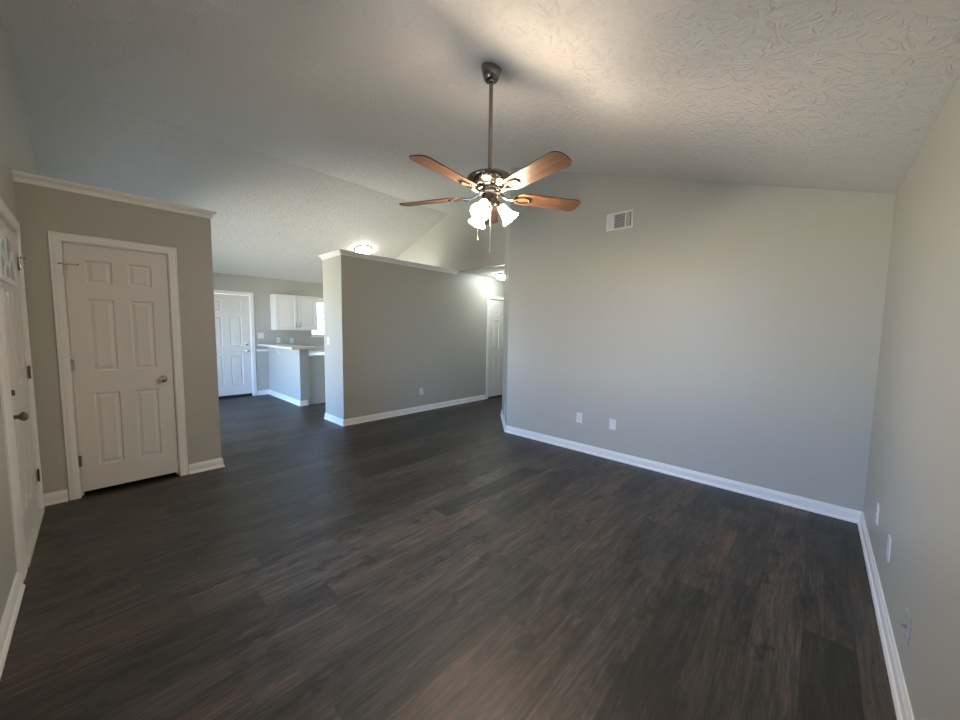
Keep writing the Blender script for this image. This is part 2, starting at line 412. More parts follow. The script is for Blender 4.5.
# gable above the hall mouth, full height behind the partition
grid_wall('wall_gable', 0, XG, 0.12, AY - 0.16, YK + 0.14, lambda s: ceil_z(s) - eps, holes=[(AY, YH + 0.02, 0.0, ZH)], breaks=(YB,))
bm = bmesh.new(); box(bm, (AX, AY - 0.12, 0), (HX, AY, ZH - eps)); struct(finish('wall_hall_right', bm, M_WALL))
bm = bmesh.new(); box(bm, (HX, AY - 0.12, 0), (HX + 0.12, YH + 0.5, ZH - eps)); struct(finish('wall_hall_end', bm, M_WALL))
grid_wall('wall_hall_left', 1, YH, 0.12, XG + 0.12, HX, lambda s: ZH - eps, holes=[(HD[0]-0.02, HD[1]+0.02, 0, 2.05)])
PX, PT = 2.386, 0.596
ZP = 2.42
bm = bmesh.new(); box(bm, (PX, YH, 0), (XG, YH + PT, ZP)); box(bm, (XG, YH, 0), (XG + 0.12, YH + 0.02, ZH - 0.0005))
struct(finish('wall_partition', bm, M_WALL))
# closet box
DX, DY, DD = 0.800, 4.284, 0.85
grid_wall('wall_closet', 1, DY, 0.11, XL, DX, lambda s: ZP, holes=[(CD[0]-0.012, CD[1]+0.012, 0, 2.042)])
bm = bmesh.new(); box(bm, (DX - 0.11, DY + 0.11, 0), (DX, DY + DD, ZP)); box(bm, (XL, DY + DD - 0.11, 0), (DX - 0.11, DY + DD, ZP)); box(bm, (XL, DY + 0.11, ZP - 0.05), (DX - 0.11, DY + DD - 0.11, ZP))
struct(finish('wall_closet_side', bm, M_WALL))
bm = bmesh.new(); box(bm, (HD[0] - 0.1, YH + 0.8, 0), (HD[1] + 0.1, YH + 0.85, ZH)); box(bm, (HD[0] - 0.15, YH + 0.12, 0), (HD[0] - 0.1, YH + 0.85, ZH)); box(bm, (HD[1] + 0.1, YH + 0.12, 0), (HD[1] + 0.15, YH + 0.85, ZH)); box(bm, (HD[0] - 0.15, YH + 0.12, ZH), (HD[1] + 0.15, YH + 0.85, ZH + 0.05))
struct(finish('wall_hall_closet', bm, M_WALL))
grid_wall('wall_kitchen', 1, YK, 0.14, XL, XG + 0.12, lambda s: ceil_z(YK) - eps, holes=[WIN_KITCHEN, (KD[0]-0.012, KD[1]+0.012, 0, 2.045)])
# knee wall of the breakfast bar
KX0, KX1, KY0, KZ = 2.465, 2.625, 6.72, 1.030
bm = bmesh.new(); box(bm, (KX0, KY0, 0), (KX1, YK, KZ - 0.001)); struct(finish('wall_breakfast_bar', bm, M_WALL))

# ------------------------------------------------------------------ base trim and ledge caps
BASE = [(0, 0.0), (0.024, 0.0), (0.024, 0.009), (0.019, 0.018), (0.0125, 0.021), (0.0125, 0.068), (0.010, 0.071), (0.0105, 0.076), (0.006, 0.084), (0.006, 0.091), (0.0, 0.093)]
def baseboard(side, *paths):
    bm = bmesh.new()
    for p in paths: sweep(bm, p, BASE)
    return struct(finish('baseboard_' + side, bm, M_TRIM, smooth=True))
baseboard('right', [(XL, YR), (XR, YR)])
baseboard('far', [(XR, YR), (CX, CY), (AX, AY), (HX, AY)])
baseboard('partition', [(HD[0] - 0.09, YH), (PX, YH), (PX, YH + PT), (XG, YH + PT)])
baseboard('hall_left', [(HX, YH), (HD[1] + 0.09, YH)])
baseboard('closet', [(DX, DY + DD), (DX, DY), (CD[1] + 0.075, DY)], [(CD[0] - 0.075, DY), (XL, DY)])
baseboard('left', [(XL, FD[0] - 0.23), (XL, YR)], [(XL, WIN_DINING[0] - 0.1), (XL, DY + DD), (DX, DY + DD)])
baseboard('kitchen', [(KX1 - 0.03, KY0), (KX0, KY0), (KX0, YK), (KD[1] + 0.09, YK)], [(KD[0] - 0.09, YK), (XL, YK), (XL, WIN_DINING[1] + 0.1)])
CROWN = [(0, 2.418), (0.012, 2.418), (0.014, 2.428), (0.010, 2.432), (0.014, 2.446), (0.026, 2.458), (0.032, 2.462), (0.030, 2.467), (0.042, 2.470), (0.042, 2.486), (0, 2.486)]
def ledge(name, path, cap):
    bm = bmesh.new(); sweep(bm, path, CROWN); box(bm, (cap[0], cap[1], 2.420), (cap[2], cap[3], 2.484))
    return struct(finish(name, bm, M_TRIM))
ledge('trim_1', [(DX, DY + DD), (DX, DY), (XL, DY)], (XL, DY, DX, DY + DD))
ledge('trim_2', [(XG, YH), (PX, YH), (PX, YH + PT), (XG, YH + PT)], (PX, YH, XG, YH + PT))
bm = bmesh.new(); box(bm, (KD[1] + 0.09, YK - 0.016, 0.905), (KX0, YK, 0.950), 0.003); struct(finish('trim_3', bm, M_TRIM))

# ------------------------------------------------------------------ doors
def frame_M(origin, xdir, out):
    """local x along the wall, local -y out of the wall into the room, z up"""
    x = Vector(xdir); y = -Vector(out); z = Vector((0, 0, 1))
    return Matrix(((x.x, y.x, z.x, origin[0]), (x.y, y.y, z.y, origin[1]), (x.z, y.z, z.z, origin[2]), (0, 0, 0, 1)))
def panel_face(bm, x0, x1, z0, z1, panels, y=0.0, th=0.035, depth=0.009, g1=0.016, g2=0.020, g3=0.030):
    """door slab with sunk and raised panels on its -y face"""
    xs = sorted(set([x0, x1] + [v for p in panels for v in p[:2]])); zs = sorted(set([z0, z1] + [v for p in panels for v in p[2:]]))
    def V(x, yy, z): return bm.verts.new((x, yy, z))
    def quad(*c): bm.faces.new([V(*k) for k in c])
    def inpan(x, z): return any(p[0] < x < p[1] and p[2] < z < p[3] for p in panels)
    for a, b in zip(xs, xs[1:]):
        for c, d in zip(zs, zs[1:]):
            if not inpan((a+b)/2, (c+d)/2): quad((a, y, c), (b, y, c), (b, y, d), (a, y, d))
    for p in panels:
        rings = [(0, 0), (g1*0.5, depth), (g1, depth), (g1 + g2, 0.002), (g1 + g2 + 0.001, 0.002)]
        R_ = [[(p[0]+o, y+dd, p[2]+o), (p[1]-o, y+dd, p[2]+o), (p[1]-o, y+dd, p[3]-o), (p[0]+o, y+dd, p[3]-o)] for o, dd in rings]
        for A, B in zip(R_, R_[1:]):
            for k in range(4): quad(A[k], A[(k+1) % 4], B[(k+1) % 4], B[k])
        quad(*R_[-1])
    quad((x0, y+th, z0), (x1, y+th, z0), (x1, y+th, z1), (x0, y+th, z1))
    quad((x0, y, z0), (x0, y+th, z0), (x0, y+th, z1), (x0, y, z1)); quad((x1, y, z0), (x1, y+th, z0), (x1, y+th, z1), (x1, y, z1))
    quad((x0, y, z0), (x1, y, z0), (x1, y+th, z0), (x0, y+th, z0)); quad((x0, y, z1), (x1, y, z1), (x1, y+th, z1), (x0, y+th, z1))
def six(w, k=1.0):
    s = w/0.607
    c = [(0.108*s, 0.258*s), (0.352*s, 0.500*s)]
    return [(a, b, z0, z1) for a, b in c for z0, z1 in ((0.243, 0.842), (1.025, 1.607), (1.730, 1.914))]
CAS = [(0, 0), (0, -0.008), (0.008, -0.016), (0.035, -0.016), (0.052, -0.012), (0.060, -0.013), (0.064, -0.008), (0.064, 0)]
def casing(bm, x0, x1, zt, wl=0.064, wr=0.064, wt=0.064, foot=0.0):
    """moulded casing round an opening; profile runs outward from the opening"""
    k = len(CAS); rings = []
    for (px, pz, sx, sz) in ((x0, foot, -wl, 0), (x0, zt, -wl, wt), (x1, zt, wr, wt), (x1, foot, wr, 0)):
        rings.append([bm.verts.new((px + sx*o/0.064, yy, pz + sz*o/0.064)) for o, yy in CAS])
    for A, B in zip(rings, rings[1:]):
        for j in range(k): bm.faces.new((A[j], A[(j+1) % k], B[(j+1) % k], B[j]))
    bm.faces.new(rings[0]); bm.faces.new(rings[-1])
def jamb(bm, x0, x1, zt, depth, t=0.012):
    box(bm, (x0 - t, 0, 0), (x0, depth, zt + t)); box(bm, (x1, 0, 0), (x1 + t, depth, zt + t)); box(bm, (x0, 0, zt), (x1, depth, zt + t))
    box(bm, (x0, 0.048, 0), (x0 + 0.014, 0.062, zt)); box(bm, (x1 - 0.014, 0.048, 0), (x1, 0.062, zt)); box(bm, (x0, 0.048, zt - 0.014), (x1, 0.062, zt))
KNOB = [(0.0, 0.0), (0.030, 0.0), (0.031, 0.004), (0.024, 0.010), (0.012, 0.013), (0.011, 0.030), (0.020, 0.036), (0.027, 0.046), (0.027, 0.054), (0.020, 0.062), (0.008, 0.066), (0.0, 0.066)]
BOLT = [(0.0, 0.0), (0.028, 0.0), (0.029, 0.006), (0.022, 0.012), (0.012, 0.014), (0.0, 0.014)]
OUT = Matrix.Rotation(PI/2, 4, 'X')      # local z -> -y
def knob(parent, name, x, z, prof, mat, y=0.0, turn=False):
    bm = bmesh.new(); lathe(bm, prof, 24, OUT, cap=False)
    if turn: box(bm, (-0.005, -0.026, -0.016), (0.005, -0.012, 0.016), 0.002)
    return finish(name, bm, mat, parent, True, (x, y, z))
def hinge(parent, x, z, mat):
    bm = bmesh.new(); lathe(bm, [(0.006, -0.045), (0.006, 0.045), (0.004, 0.049)], 10); box(bm, (-0.014, 0.002, -0.044), (0.014, 0.005, 0.044))
    return finish('hinge', bm, mat, parent, False, (x, -0.006, z))
def doorstop(parent, x, z, mat, s=1):
    bm = bmesh.new()
    tube(bm, [(0, -0.006, 0), (s*0.02, -0.020, 0.0), (s*0.070, -0.030, 0.0)], 0.0035, 8)
    lathe(bm, [(0.007, -0.006), (0.009, 0.0), (0.007, 0.006)], 10, Matrix.Translation((s*0.070, -0.030, 0)) @ Matrix.Rotation(PI/2, 4, 'Y'))
    tube(bm, [(0, -0.006, 0), (-s*0.025, -0.020, 0.0)], 0.0035, 8)
    lathe(bm, [(0.006, -0.004), (0.007, 0.0), (0.006, 0.004)], 10, Matrix.Translation((-s*0.027, -0.022, 0)) @ Matrix.Rotation(PI/2, 4, 'Y'))
    return finish('door_stop', bm, mat, parent, True, (x, -0.004, z))
def six_panel_door(name, origin, xdir, out, w, zb, knob_x, hinge_x, mats, depth=0.11, face=0.004, wl=0.064, wr=0.064):
    M = frame_M(origin, xdir, out)
    root = empty(name, M=M); struct(root)
    bm = bmesh.new(); panel_face(bm, 0, w, zb, 2.030, six(w), face); finish('door_slab', bm, M_DOOR, root)
    bm = bmesh.new(); casing(bm, -0.006, w + 0.006, 2.036, wl, wr); jamb(bm, -G, w + G, 2.030 + G, depth, 0.008); finish('door_frame', bm, M_TRIM, root)
    if hinge_x is not None:
        for z in (0.30, 1.08, 1.82): hinge(root, hinge_x, z, mats[1])
    if knob_x is not None: knob(root, 'door_knob', knob_x, 0.925, KNOB, mats[0], face)
    return root
d1 = six_panel_door('door_1', (CD[0], DY, 0), (1, 0, 0), (0, -1, 0), CD[1]-CD[0], 0.042, 0.536, -0.002, (M_CHROME, M_CHROME))
doorstop(d1, 0.0, 1.865, M_CHROME, 1)
d2 = six_panel_door('door_2', (HD[0], YH, 0), (1, 0, 0), (0, -1, 0), HD[1]-HD[0], 0.024, 0.69, None, (M_CHROME, M_CHROME))
d3 = six_panel_door('door_3', (KD[0], YK, 0), (1, 0, 0), (0, -1, 0), KD[1]-KD[0], 0.055, 0.755, None, (M_CHROME, M_CHROME), 0.13, wl=0.07, wr=0.075)
knob(d3, 'deadbolt', 0.755, 1.063, BOLT, M_CHROME, 0.004, True)
bm = bmesh.new(); box(bm, (0, 0.012, 0.0), (KD[1]-KD[0], 0.12, 0.052)); finish('threshold', bm, M_DARK, d3)
# front door in the left wall: local x runs along +y
fw = FD[1] - FD[0]
d4 = empty('door_4', M=frame_M((XL, FD[0], 0), (0, 1, 0), (1, 0, 0))); struct(d4)
bm = bmesh.new()
zc, rx_, rz_ = 1.672, 0.285, 0.270; fc = fw/2 - 0.07
pan = [(0.115, 0.245, 0.24, 0.82), (0.295, 0.425, 0.24, 0.82), (0.495, 0.625, 0.24, 0.82), (0.675, 0.805, 0.24, 0.82),
       (0.115, 0.245, 1.00, 1.60), (0.295, 0.425, 1.00, 1.60), (0.495, 0.625, 1.00, 1.60), (0.675, 0.805, 1.00, 1.60)]
panel_face(bm, 0, fw, 0.025, 2.03, pan, 0.006, 0.040, 0.016)
finish('door_slab', bm, M_DOOR, d4)
ca = [(fw/2 + rx_*math.cos(a), zc + rz_*math.sin(a)) for a in [PI*k/18 for k in range(19)]]
bm = bmesh.new()
def arc(r1, r2, y_a, y_b):
    A = [(fc + r1*rx_*math.cos(PI*k/18), zc + r1*rz_*math.sin(PI*k/18)) for k in range(19)]
    B = [(fc + r2*rx_*math.cos(PI*k/18), zc + r2*rz_*math.sin(PI*k/18)) for k in range(19)]
    for k in range(18): prism(bm, [A[k], A[k+1], B[k+1], B[k]], 1, y_a, y_b)
arc(0.93, 1.10, -0.008, 0.004); box(bm, (fc - rx_*1.1, -0.008, zc - 0.03), (fc + rx_*1.1, 0.004, zc))
arc(0.32, 0.40, -0.004, 0.004)
for a in (PI*0.25, PI*0.5, PI*0.75):
    tube(bm, [(fc + 0.36*rx_*math.cos(a), 0.0, zc + 0.36*rz_*math.sin(a)), (fc + 0.96*rx_*math.cos(a), 0.0, zc + 0.96*rz_*math.sin(a))], 0.006, 6)
finish('fanlight_frame', bm, M_TRIM, d4)
bm = bmesh.new(); prism(bm, [(fc + 0.96*rx_*math.cos(PI*k/18), zc + 0.96*rz_*math.sin(PI*k/18)) for k in range(19)], 1, 0.0005, 0.0055)
finish('fanlight_glass', bm, simple('leaded_door_glass', (0.42, 0.50, 0.56), 0.12, scale=35, vary=0.35, bump=0.6), d4)
bm = bmesh.new(); casing(bm, -0.008, fw + 0.008, 2.040, 0.20, 0.085, 0.085); jamb(bm, -G, fw + G, 2.034, 0.13, 0.010); finish('door_frame', bm, M_TRIM, d4)
bm = bmesh.new(); box(bm, (-0.004, -0.02, 0.0), (fw + 0.004, 0.12, 0.022), 0.004); finish('threshold', bm, M_THRESH, d4)
knob(d4, 'door_knob', 0.060, 0.870, KNOB, M_BRONZE, 0.006); knob(d4, 'deadbolt', 0.060, 1.010, BOLT, M_BRONZE, 0.006, True)
for z in (0.28, 1.05, 1.82): hinge(d4, fw + 0.004, z, M_NICKEL)
doorstop(d4, fw + 0.002, 1.87, M_CHROME, -1)

# ------------------------------------------------------------------ windows
def window(name, M, w, h, depth=0.14, rails=(0.5,), apron=True):
    """local x along the wall, z up from the sill, -y into the room"""
    root = empty(name, M=M); struct(root)
    bm = bmesh.new(); t = 0.045; y0, y1 = depth*0.45, depth*0.8
    box(bm, (0, y0, 0), (t, y1, h)); box(bm, (w-t, y0, 0), (w, y1, h)); box(bm, (t, y0, 0), (w-t, y1, t)); box(bm, (t, y0, h-t), (w-t, y1, h))
    for r in rails: box(bm, (t, y0, h*r - 0.02), (w-t, y1, h*r + 0.02))
    finish('window_frame', bm, M_TRIM, root)
    bm = bmesh.new(); box(bm, (t, depth*0.6, t), (w-t, depth*0.6 + 0.004, h-t)); finish('window_pane', bm, M_PANE, root)
    bm = bmesh.new(); box(bm, (-0.03, -0.025, -0.02), (w + 0.03, depth*0.45, 0.0), 0.003); finish('window_sill', bm, M_TRIM, root)
    return root
y0, y1, z0, z1 = WIN_LIVING
window('window_1', frame_M((XL, y0, z0), (0, 1, 0), (1, 0, 0)), y1-y0, z1-z0)
y0, y1, z0, z1 = WIN_DINING
window('window_2', frame_M((XL, y0, z0), (0, 1, 0), (1, 0, 0)), y1-y0, z1-z0, rails=())
x0, x1, z0, z1 = WIN_KITCHEN
window('window_3', frame_M((x0, YK, z0), (1, 0, 0), (0, -1, 0)), x1-x0, z1-z0)

# ------------------------------------------------------------------ kitchen corner
# bar top on the knee wall, with its bracket
bt = empty('bar_top', (KX0, KY0, KZ)); tag(bt, 'pale laminate breakfast bar top capping the half wall in the kitchen', 'countertop')
bm = bmesh.new(); box(bm, (2.262 - KX0, 6.50 - KY0, 0.0), (KX1 + 0.03 - KX0, YK - 0.002 - KY0, 0.040), 0.006); finish('slab', bm, M_COUNTER, bt)
def bracket(y):
    bm = bmesh.new()
    prism(bm, [(-0.002, 0.0), (-0.002, -0.15), (-0.022, -0.15), (-0.022, -0.10), (-0.09, -0.022), (-0.16, -0.022), (-0.16, 0.0)], 1, y, y + 0.03)
    return finish('bracket', bm, M_TRIM, bt)
bracket(7.72 - KY0)
# base cabinets behind the knee wall and their worktop
bc = empty('base_cabinet', (KX1, KY0 + 0.03, 0)); tag(bc, 'painted base cabinet behind the half wall, plain end panel facing out', 'cabinet')
bm = bmesh.new(); box(bm, (0.002, 0.0, 0.10), (0.58, YK - 0.004 - KY0 - 0.03, 0.868)); box(bm, (0.002, 0.0, 0.0), (0.52, YK - 0.004 - KY0 - 0.03, 0.10)); finish('body', bm, simple('cream_cabinet_end', (0.66, 0.65, 0.59), 0.4), bc)
for k in range(3):
    a = 0.02 + k*0.54
    bm = bmesh.new(); M0 = Matrix.Rotation(PI/2, 4, 'Z')
    panel_face(bm, 0, 0.50, 0.12, 0.85, [(0.06, 0.44, 0.18, 0.79)], 0.0, 0.018, 0.006)
    for v in bm.verts: v.co = Vector((0.60 - v.co.y, a + v.co.x, v.co.z))
    dd = finish('door', bm, M_CAB, bc)
    bm = bmesh.new(); tube(bm, [(0.600, a + 0.44, 0.72), (0.625, a + 0.44, 0.725), (0.625, a + 0.44, 0.795), (0.600, a + 0.44, 0.80)], 0.005, 8); finish('handle', bm, M_NICKEL, dd, True)
wt = empty('worktop', (KX1, KY0, 0.87)); tag(wt, 'beige laminate worktop on the base cabinet, lower than the bar top', 'countertop')
bm = bmesh.new(); box(bm, (0.002, 0.0, 0.0), (0.64, YK - 0.004 - KY0, 0.036), 0.005); finish('slab', bm, M_COUNTER, wt)
# base run under the window
b2 = empty('base_cabinet', (KX1 + 0.66, YK, 0)); tag(b2, 'white base cabinet with pale top under the kitchen window', 'cabinet')
bm = bmesh.new(); box(bm, (0.0, -0.58, 0.10), (XG - KX1 - 0.67, -0.004, 0.868)); box(bm, (0.0, -0.52, 0.0), (XG - KX1 - 0.67, -0.004, 0.10)); finish('body', bm, M_CAB, b2)
bm = bmesh.new(); box(bm, (0.0, -0.62, 0.870), (XG - KX1 - 0.67, -0.004, 0.906), 0.005); box(bm, (0.0, -0.022, 0.906), (XG - KX1 - 0.67, -0.004, 1.0), 0.003); finish('slab', bm, M_COUNTER, b2)
for k in range(2):
    a = 0.03 + k*0.62
    bm = bmesh.new(); panel_face(bm, a, a + 0.58, 0.12, 0.85, [(a + 0.06, a + 0.52, 0.18, 0.79)], -0.60, 0.018, 0.006); finish('door', bm, M_CAB, b2)
# wall cabinet
WX0, WX1, WZ0, WZ1 = 2.530, 3.375, 1.350, 2.070
wc = empty('wall_cabinet', (WX0, YK - 0.004, WZ0)); tag(wc, 'white two door kitchen cabinet hung on the wall beside the window', 'cabinet')
ww, wh = WX1 - WX0, WZ1 - WZ0
bm = bmesh.new(); box(bm, (0, -0.295, 0), (ww, 0, wh)); box(bm, (-0.006, -0.325, wh), (ww + 0.006, 0, wh + 0.016), 0.004); finish('body', bm, M_CAB, wc)
for k in range(2):
    a = 0.006 + k*(ww/2); b = a + ww/2 - 0.012
    bm = bmesh.new(); panel_face(bm, a, b, 0.008, wh - 0.008, [(a + 0.055, b - 0.055, 0.065, wh - 0.065)], -0.316, 0.019, 0.007); dd = finish('door', bm, M_CAB, wc)
    hx = b - 0.03 if k == 0 else a + 0.03
    bm = bmesh.new(); tube(bm, [(hx, -0.316, 0.06), (hx, -0.340, 0.065), (hx, -0.343, 0.11), (hx, -0.340, 0.155), (hx, -0.316, 0.16)], 0.006, 8); finish('handle', bm, M_NICKEL, dd, True)

bm = bmesh.new(); vx = [WX1 + 0.004 + (XG - 0.004 - WX1 - 0.004)*k/24 for k in range(25)]
prism(bm, [(x, 2.075) for x in vx] + [(x, 1.975 - 0.018*math.cos(2*PI*k/8)) for k, x in list(enumerate(vx))[::-1]], 1, YK - 0.318, YK - 0.300)
tag(finish('window_valance', bm, M_CAB), 'white wooden valance board spanning the kitchen window, joined to the hung cabinet', 'valance')
# ------------------------------------------------------------------ wall plates
def plate_bm(w, h, t=0.006):
    bm = bmesh.new(); box(bm, (-w/2, -t, -h/2), (w/2, 0, h/2), 0.0025); return bm
def outlet(pos, xdir, out, label, group=None):
    r = empty('wall_outlet', M=frame_M(pos, xdir, out)); tag(r, label, 'outlet', group)
    finish('cover_plate', plate_bm(0.072, 0.117), M_PLASTIC, r)
    for z in (-0.0195, 0.0195):
        bm = bmesh.new(); box(bm, (-0.0165, -0.008, z-0.0135), (0.0165, -0.005, z+0.0135), 0.003); s = finish('socket', bm, M_PLASTIC, r)
        bm = bmesh.new(); box(bm, (-0.009, -0.0085, z-0.004), (-0.006, -0.0079, z+0.006)); box(bm, (0.006, -0.0085, z-0.004), (0.009, -0.0079, z+0.006)); box(bm, (-0.002, -0.0085, z-0.010), (0.002, -0.0079, z-0.006)); finish('slot', bm, M_DARK, s)
    bm = bmesh.new(); lathe(bm, [(0.0, 0.0), (0.003, 0.0), (0.003, 0.0016), (0.0, 0.002)], 10, Matrix.Translation((0, -0.0055, 0)) @ OUT, cap=False); finish('screw', bm, M_CHROME, r)
    return r
def blank(pos, xdir, out, label, w=0.072, h=0.117, jack=False, name='wall_plate', cat='wall plate', mat=None):
    r = empty(name, M=frame_M(pos, xdir, out)); tag(r, label, cat)
    finish('cover_plate', plate_bm(w, h), mat or M_PLASTIC, r)
    if jack:
        bm = bmesh.new(); lathe(bm, [(0.0, 0.0), (0.008, 0.0), (0.008, 0.003), (0.0048, 0.003), (0.0048, 0.013), (0.0, 0.013)], 12, Matrix.Translation((0, -0.0055, 0)) @ OUT, cap=False); finish('cable_jack', bm, M_CHROME, r, True)
    for z in (-0.042, 0.042):
        bm = bmesh.new(); lathe(bm, [(0.0, 0.0), (0.003, 0.0), (0.003, 0.0016), (0.0, 0.002)], 10, Matrix.Translation((0, -0.0055, z*h/0.117)) @ OUT, cap=False); finish('screw', bm, M_CHROME, r)
    return r
def switch(pos, xdir, out, label, gangs):
    r = empty('light_switch', M=frame_M(pos, xdir, out)); tag(r, label, 'light switch')
    finish('cover_plate', plate_bm(0.072 + 0.046*(gangs-1), 0.117), M_PLASTIC, r)
    for k in range(gangs):
        x = (k - (gangs-1)/2)*0.046
        bm = bmesh.new(); prism(bm, [(-0.006, -0.011), (-0.006, 0.011), (-0.016, 0.009), (-0.016, 0.003)], 0, x - 0.005, x + 0.005); finish('toggle', bm, M_PLASTIC, r)
    return r
YM, XM = (0, -1, 0), (-1, 0, 0)
outlet((3.775, YH, 0.345), (1, 0, 0), YM, 'white outlet low on the tall partition facing the living room')
outlet((XR, 1.988, 0.393), (0, -1, 0), XM, 'white outlet low on the fan side wall, left of the plain plate')
blank((XR, 1.590, 0.388), (0, -1, 0), XM, 'plain white wall plate low on the fan side wall, right of the outlet')
outlet((3.105, YR, 0.350), (-1, 0, 0), (0, 1, 0), 'white outlet on the right wall, nearest the room corner')
blank((2.635, YR, 0.350), (-1, 0, 0), (0, 1, 0), 'plain white wall plate on the right wall, between the outlet and the cable jack')
blank((2.075, YR, 0.285), (-1, 0, 0), (0, 1, 0), 'painted-over cable plate with a small metal jack on the right wall', jack=True, mat=M_WALL, name='cable_plate', cat='cable outlet')
switch((PX, 5.358, 1.212), (0, -1, 0), XM, 'white light switch on the narrow end of the partition', 1)
switch((2.337, YK, 1.232), (1, 0, 0), YM, 'double light switch on the kitchen wall right of the back door', 2)
outlet((2.668, YK, 1.135), (1, 0, 0), YM, 'white outlet above the bar top, nearer the back door')
outlet((2.935, YK, 1.125), (1, 0, 0), YM, 'white outlet above the bar top, right below the cabinet handles')
dv = Vector((AX - CX, AY - CY, 0)).normalized(); po = Vector((CX, CY, 0)) + dv*0.30
blank((po.x, po.y, 0.235), (-dv.x, -dv.y, 0), (-dv.y, dv.x, 0), 'tall white plate just above the baseboard on the angled wall by the hall', 0.10, 0.24)

# supply register high on the fan side wall
vr = empty('air_vent', M=frame_M((XR, 1.609, 2.566), (0, -1, 0), XM)); tag(vr, 'white metal air register high on the fan side wall', 'air vent')
bm = bmesh.new(); W2, H2 = 0.142, 0.090
for (a, b, c, d_) in ((-W2, W2, H2-0.020, H2), (-W2, W2, -H2, -H2+0.020), (-W2, -W2+0.022, -H2+0.02, H2-0.02), (W2-0.022, W2, -H2+0.02, H2-0.02)):
    box(bm, (a, -0.012, c), (b, 0, d_), 0.003)
for x in (-0.062, 0.062): box(bm, (x-0.006, -0.010, -H2+0.02), (x+0.006, -0.001, H2-0.02))
finish('frame', bm, M_PLASTIC, vr)
bm = bmesh.new(); box(bm, (-W2+0.02, -0.0015, -H2+0.018), (W2-0.02, -0.0005, H2-0.018)); finish('duct', bm, M_DUCT, vr)
bm = bmesh.new()
for k in range(9):
    z = -0.062 + k*0.0155; prism(bm, [(-0.009, z-0.005), (-0.008, z-0.006), (-0.002, z+0.003), (-0.003, z+0.004)], 0, -0.056, 0.056)
finish('louver', bm, simple('register_louver', (0.52, 0.52, 0.50), 0.4), vr)
for x0_, n, sg in ((-0.118, 4, 1), (0.071, 4, -1)):
    bm = bmesh.new()
    for k in range(n):
        x = x0_ + k*0.0125; prism(bm, [(x, -0.009), (x + 0.002, -0.009), (x + 0.002 + sg*0.008, -0.002), (x + sg*0.008, -0.002)], 2, -H2+0.02, H2-0.02)
    finish('louver', bm, M_PLASTIC, vr)

# ------------------------------------------------------------------ ceiling fan
FX, FY = 1.762, 1.589
FZ = ceil_z(FY)
fan = empty('ceiling_fan', (FX, FY, FZ)); tag(fan, 'five blade brown ceiling fan with lit glass shades on a nickel downrod', 'ceiling fan')
def fz(z): return 1.395 + (z - 1.395)*0.965 - FZ
tilt = Matrix.Rotation(math.atan(SL), 4, 'X')
bm = bmesh.new()
lathe(bm, [(0.060, -0.002), (0.064, -0.010), (0.062, -0.024), (0.054, -0.050), (0.047, -0.072), (0.038, -0.082), (0.020, -0.084), (0.0, -0.084)], 32)
for v in bm.verts:
    if v.co.z > -0.04: v.co.z += (v.co.y*SL)*(1 + v.co.z/0.04) if v.co.z > -0.035 else 0
finish('canopy', bm, M_NICKEL, fan, True)
bm = bmesh.new(); lathe(bm, [(0.0, -0.08), (0.0125, -0.08), (0.0125, fz(2.42)), (0.0, fz(2.42))], 16, cap=False)
lathe(bm, [(0.0, -0.080), (0.022, -0.083), (0.018, -0.096), (0.0126, -0.100)], 20, cap=False); finish('downrod', bm, M_NICKEL, fan, True)
bm = bmesh.new()
lathe(bm, [(0.0, fz(2.4192)), (0.022, fz(2.4184)), (0.026, fz(2.4083)), (0.100, fz(2.4036)), (0.138, fz(2.3974)), (0.147, fz(2.3888)), (0.147, fz(2.3802)), (0.141, fz(2.3677)), (0.124, fz(2.3506)),
           (0.098, fz(2.3365)), (0.084, fz(2.3318)), (0.080, fz(2.3287)), (0.080, fz(2.3147)), (0.072, fz(2.3116)), (0.0, fz(2.3100))], 40, cap=False)
finish('motor_housing', bm, M_NICKEL, fan, True)
bm = bmesh.new(); lathe(bm, [(0.0, fz(2.312)), (0.064, fz(2.312)), (0.066, fz(2.296)), (0.050, fz(2.286)), (0.0, fz(2.286))], 32, cap=False); finish('flywheel', bm, M_DARK, fan, True)
bm = bmesh.new(); lathe(bm, [(0.0, fz(2.288)), (0.044, fz(2.288)), (0.052, fz(2.280)), (0.052, fz(2.228)), (0.046, fz(2.214)), (0.024, fz(2.206)), (0.014, fz(2.196)), (0.008, fz(2.180)), (0.0, fz(2.178))], 32, cap=False)
finish('switch_housing', bm, M_NICKEL, fan, True)
ZB = fz(2.288); PITCH = math.radians(12)
